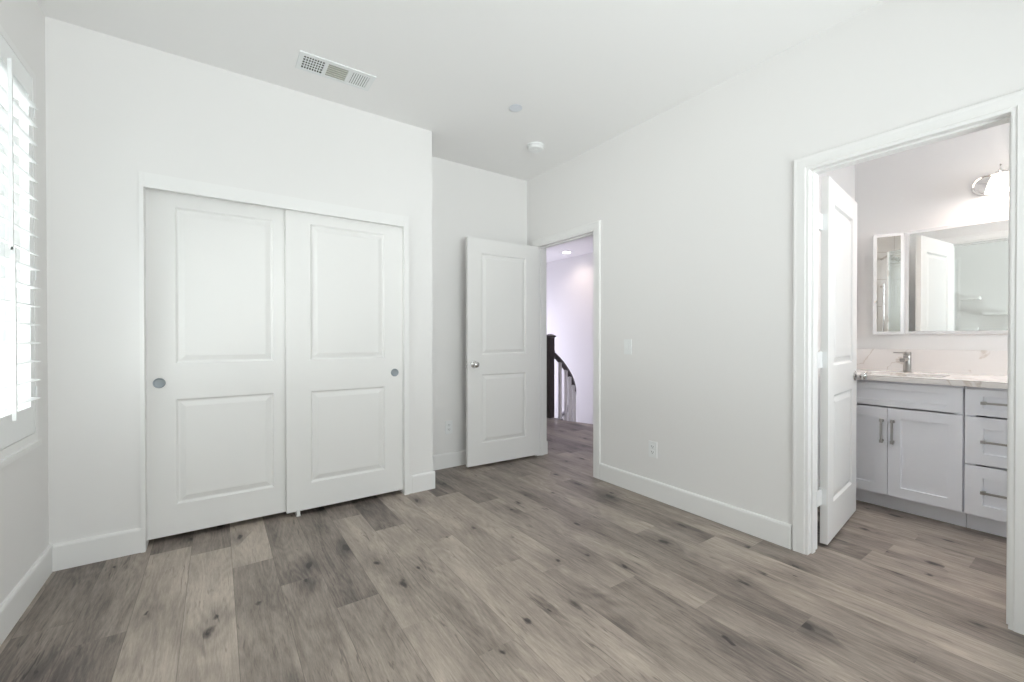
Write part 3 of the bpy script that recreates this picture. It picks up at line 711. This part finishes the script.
# countertop with a hole for the undermount basin
ct = thing('countertop', 'white veined marble countertop over both vanity cabinets', 'countertop', (XF, .05, .864))
inv = Matrix.Translation(ct.location).inverted()
cx0, cx1, cy0, cy1 = XF-.028, XM-.002, .052, YS-.002
hx0, hx1, hy0, hy1 = XF+.060, XF+.370, .660, 1.110
bm = bmesh.new(); z0, z1 = .8665, .902
box(bm, (cx0, cy0, z0), (hx0, cy1, z1)); box(bm, (hx1, cy0, z0), (cx1, cy1, z1)); box(bm, (hx0, cy0, z0), (hx1, hy0, z1)); box(bm, (hx0, hy1, z0), (hx1, cy1, z1))
o = obj('worktop', bm, M['marble'], ct); o.matrix_parent_inverse = inv
bm = bmesh.new(); box(bm, (XM-.022, cy0, z1), (XM-.002, cy1, 1.068)); bevel_all(bm, .0015, 1); o = tag(obj('backsplash', bm, M['marble']), 'low veined marble backsplash along the wall behind the faucet', 'backsplash')
bm = bmesh.new()
def ringr(x0, x1, y0, y1, z): return [bm.verts.new(p) for p in ((x0, y0, z), (x1, y0, z), (x1, y1, z), (x0, y1, z))]
rs = [ringr(hx0, hx1, hy0, hy1, .866), ringr(hx0+.008, hx1-.008, hy0+.008, hy1-.008, .80), ringr(hx0+.04, hx1-.04, hy0+.04, hy1-.04, .752)]
for a, b in zip(rs, rs[1:]):
    for k in range(4): bm.faces.new((a[k], a[(k+1) % 4], b[(k+1) % 4], b[k]))
bm.faces.new(rs[-1]); o = obj('sink_basin', bm, M['porcelain'], ct); o.matrix_parent_inverse = inv
# faucet
fa = thing('faucet', 'brushed nickel single lever faucet on the marble counter', 'faucet', (4.140, .906, .902), R(90))   # local +y ... spout points to -x world
fa.rotation_euler = (0, 0, R(180))      # local +x = world -x
bm = bmesh.new(); lathe(bm, [(0, 0), (.027, 0), (.027, .004), (.0225, .007), (.0225, .118), (.021, .122), (0, .122)], 28, cap=False); obj('faucet_body', bm, M['nickel'], fa, smooth=True)
bm = bmesh.new(); box(bm, (.012, -.014, .086), (.120, .014, .104)); box(bm, (.098, -.012, .078), (.118, .012, .088)); bevel_all(bm, .004, 2); obj('spout', bm, M['nickel'], fa)
bm = bmesh.new(); lathe(bm, [(0, .124), (.0225, .124), (.0225, .146), (.020, .149), (0, .149)], 28, cap=False); box(bm, (-.012, -.075, .138), (.012, -.010, .146)); obj('lever', bm, M['nickel'], fa, smooth=False)
# mirrored medicine cabinet
mc = thing('mirror_cabinet', 'wide frameless mirror cabinet over the vanity with its left door ajar', 'mirror cabinet', (XM, .62, 1.18))
inv = Matrix.Translation(mc.location).inverted()
mz0, mz1 = 1.180, 1.946; my0, my1, yh = .120, 1.134, .945
bm = bmesh.new(); xm0 = XM-.014
box(bm, (xm0+.0062, my0, mz0), (XM, yh, mz1)); box(bm, (XM-.003, yh, mz0), (XM, my1, mz1)); box(bm, (xm0+.0062, my1-.014, mz0), (XM-.003, my1, mz1))
box(bm, (xm0+.0062, yh, mz0), (XM-.003, my1-.014, mz0+.010)); box(bm, (xm0+.0062, yh, mz1-.010), (XM-.003, my1-.014, mz1))
o = obj('cabinet_body', bm, M['plastic'], mc); o.matrix_parent_inverse = inv
def mirror_leaf(name, w_, h_, mtx, parent):
    """glass slab: local x 0..w, z 0..h, face on y=0 towards -y with a bevelled border"""
    bm = bmesh.new(); b = .022
    fr = [(0, .0025, 0), (w_, .0025, 0), (w_, .0025, h_), (0, .0025, h_)]; inn = [(b, 0, b), (w_-b, 0, b), (w_-b, 0, h_-b), (b, 0, h_-b)]; bk = [(0, .006, 0), (w_, .006, 0), (w_, .006, h_), (0, .006, h_)]
    A, B, C = ([bm.verts.new(p) for p in q] for q in (fr, inn, bk))
    f = bm.faces.new(B); f.material_index = 0
    for k in range(4):
        j = (k+1) % 4; q = bm.faces.new((A[k], A[j], B[j], B[k])); q.material_index = 1; q = bm.faces.new((C[k], C[j], A[j], A[k])); q.material_index = 1
    q = bm.faces.new(C[::-1]); q.material_index = 2
    o = obj(name, bm, None, parent, mats=[M['mirror'], M['bevel'], M['plastic']]); o.matrix_world = mtx; return o
def place(o, parent, mtx): o.parent = parent; o.matrix_parent_inverse = Matrix.Translation(parent.location).inverted(); o.matrix_basis = mtx
o = mirror_leaf('mirror_door', yh-.001-my0, mz1-mz0, Matrix(), mc); place(o, mc, Matrix.Translation((xm0, yh-.001, mz0)) @ Matrix.Rotation(R(-90), 4, 'Z'))
wl = my1-yh-.006; th = 27
# left leaf: hinge at its right edge (y = yh), free edge swung into the room
o = mirror_leaf('mirror_door', wl, mz1-mz0, Matrix(), mc)
hx, hy_ = xm0, yh+.001
fx, fy = hx - wl*math.sin(R(th)), hy_ + wl*math.cos(R(th))
place(o, mc, Matrix.Translation((fx, fy, mz0)) @ Matrix.Rotation(math.atan2(hy_-fy, hx-fx), 4, 'Z'))
bm = bmesh.new(); lathe(bm, [(0, 0), (.006, 0), (.005, .010), (.010, .016), (.011, .022), (.008, .027), (0, .028)], 20, cap=False)
k = obj('knob', bm, M['chrome'], o, smooth=True); k.matrix_basis = Matrix.Translation((.014, .001, .25)) @ Matrix.Rotation(R(90), 4, 'X')
# vanity light
vl = thing('vanity_light', 'warm lit chrome vanity light with glass shades above the mirror', 'wall light', (XM, .30, 2.15))
inv = Matrix.Translation(vl.location).inverted()
def vp(name, bm, m, smooth=True, par=vl): o = obj(name, bm, m, par, smooth=smooth); o.matrix_parent_inverse = inv; return o
def racetrack(bm, x0, x1, ya, yb, zc, hh, n=14):
    for (xa, xb, r) in ((x0, x1, hh),):
        def loop(x, r_): return [bm.verts.new((x, (yb-hh if s > 0 else ya+hh) + math.cos(a)*r_*1.0, zc + math.sin(a)*r_)) for s, a in
                              [(1, -math.pi/2 + math.pi*k/n) for k in range(n+1)] + [(-1, math.pi/2 + math.pi*k/n) for k in range(n+1)]]
        loops = [loop(xb, r), loop(xa+.010, r), loop(xa+.004, r*.90), loop(xa+.008, r*.80), loop(xa, r*.62)]
        for a, b in zip(loops, loops[1:]):
            for k in range(len(a)): bm.faces.new((a[k], a[(k+1) % len(a)], b[(k+1) % len(b)], b[k]))
        bm.faces.new(loops[0][::-1]); bm.faces.new(loops[-1])
bm = bmesh.new(); racetrack(bm, XM-.026, XM, .02, .605, 2.178, .066); vp('backplate', bm, M['chrome'])
for sy in (.462, .302, .142):
    xs_ = XM-.105
    bm = bmesh.new()
    tube(bm, [(XM-.020, sy, 2.175), (XM-.050, sy, 2.187), (XM-.080, sy, 2.217), (xs_, sy, 2.227)], .007, 10)
    lathe(bm, [(0, 2.255), (.005, 2.252), (.0055, 2.244), (.003, 2.238), (.004, 2.228), (.010, 2.215), (.022, 2.205), (.024, 2.190), (.020, 2.186)], 24, Matrix.Translation((xs_, sy, .022)), cap=False)
    arm = vp('light_arm', bm, M['chrome'])
    bm = bmesh.new()
    lathe(bm, [(.020, 2.190), (.034, 2.184), (.046, 2.165), (.055, 2.140), (.062, 2.110), (.070, 2.078), (.067, 2.078), (.059, 2.110), (.052, 2.138), (.043, 2.161), (.032, 2.180), (.018, 2.186)], 32, Matrix.Translation((xs_, sy, .022)), cap=False)
    vp('glass_shade', bm, M['shade'])
    l = bpy.data.lights.new('vanity_bulb', 'POINT'); l.energy = 2.6; l.color = (1.0, .79, .73); l.shadow_soft_size = .03
    lo = bpy.data.objects.new('vanity_bulb', l); COL.objects.link(lo); lo.location = (xs_, sy, 2.115)
bl = copy_tree(dl); bl.location = (3.35, .45, H); bl['label'] = 'round unseen downlight added in the bathroom ceiling to brighten the room'  # fixture copied out of view, added to go with the extra lamp
lb = bpy.data.lights.new('bathroom_fill_lamp', 'SPOT'); lb.energy = 17; lb.color = (1.0, .86, .84); lb.spot_size = R(150); lb.spot_blend = 1.0; lb.shadow_soft_size = .07  # extra spot added for bathroom fill light
lo = bpy.data.objects.new('bathroom_fill_lamp', lb); COL.objects.link(lo); lo.location = (3.35, .45, H-.02)
# shower seen in the ajar mirror door
bm = bmesh.new(); box(bm, (0, -.004, .10), (XM-.001-XB-.3, .004, 2.05))
sg_ = thing('shower_screen', 'clear glass shower screen reflected in the ajar mirror door', 'shower screen', (XB+.3, 0, 0))
obj('glass_panel', bm, M['glass'], sg_)
bm = bmesh.new(); box(bm, (-.288, -.05, 0), (XM-XB-.3, .05, .10)); box(bm, (-.015, -.006, .10), (0, .006, 2.05)); obj('curb', bm, M['marble'], sg_)
sh = thing('shower_fixture', 'chrome shower head and slide bar reflected in the ajar mirror door', 'shower fixture', (XB+.012, -.16, 1.0))
bm = bmesh.new(); tube(bm, [(.03, 0, .0), (.03, 0, .75)], .010, 12); tube(bm, [(0, 0, .03), (.03, 0, .03)], .012, 12); tube(bm, [(0, 0, .72), (.03, 0, .72)], .012, 12); obj('slide_bar', bm, M['chrome'], sh, smooth=True)
bm = bmesh.new(); tube(bm, [(0, 0, 1.02), (.10, 0, 1.05), (.20, 0, 1.0), (.22, 0, .97)], .010, 12); obj('shower_arm', bm, M['chrome'], sh, smooth=True)
bm = bmesh.new(); lathe(bm, [(0, .975), (.02, .972), (.07, .955), (.072, .945), (0, .943)], 28, Matrix.Translation((.22, 0, 0)), cap=False); obj('spray_plate', bm, M['chrome'], sh, smooth=True)
wb = thing('added_window_3', 'small window added high in the shower end wall for fill light', 'window', (3.45, YR, 1.35), kind='structure')  # unseen window, added as a source for the bathroom fill lamp
wpart('window_frame', [((3.05, YR-.11, 1.35), (3.09, YR-.06, 2.15)), ((3.81, YR-.11, 1.35), (3.85, YR-.06, 2.15)), ((3.09, YR-.11, 1.35), (3.81, YR-.06, 1.39)), ((3.09, YR-.11, 2.11), (3.81, YR-.06, 2.15))], M['plastic'], .002, wb)
wpart('window_pane', [((3.09, YR-.088, 1.39), (3.81, YR-.084, 2.11))], M['glass'], 0, wb)
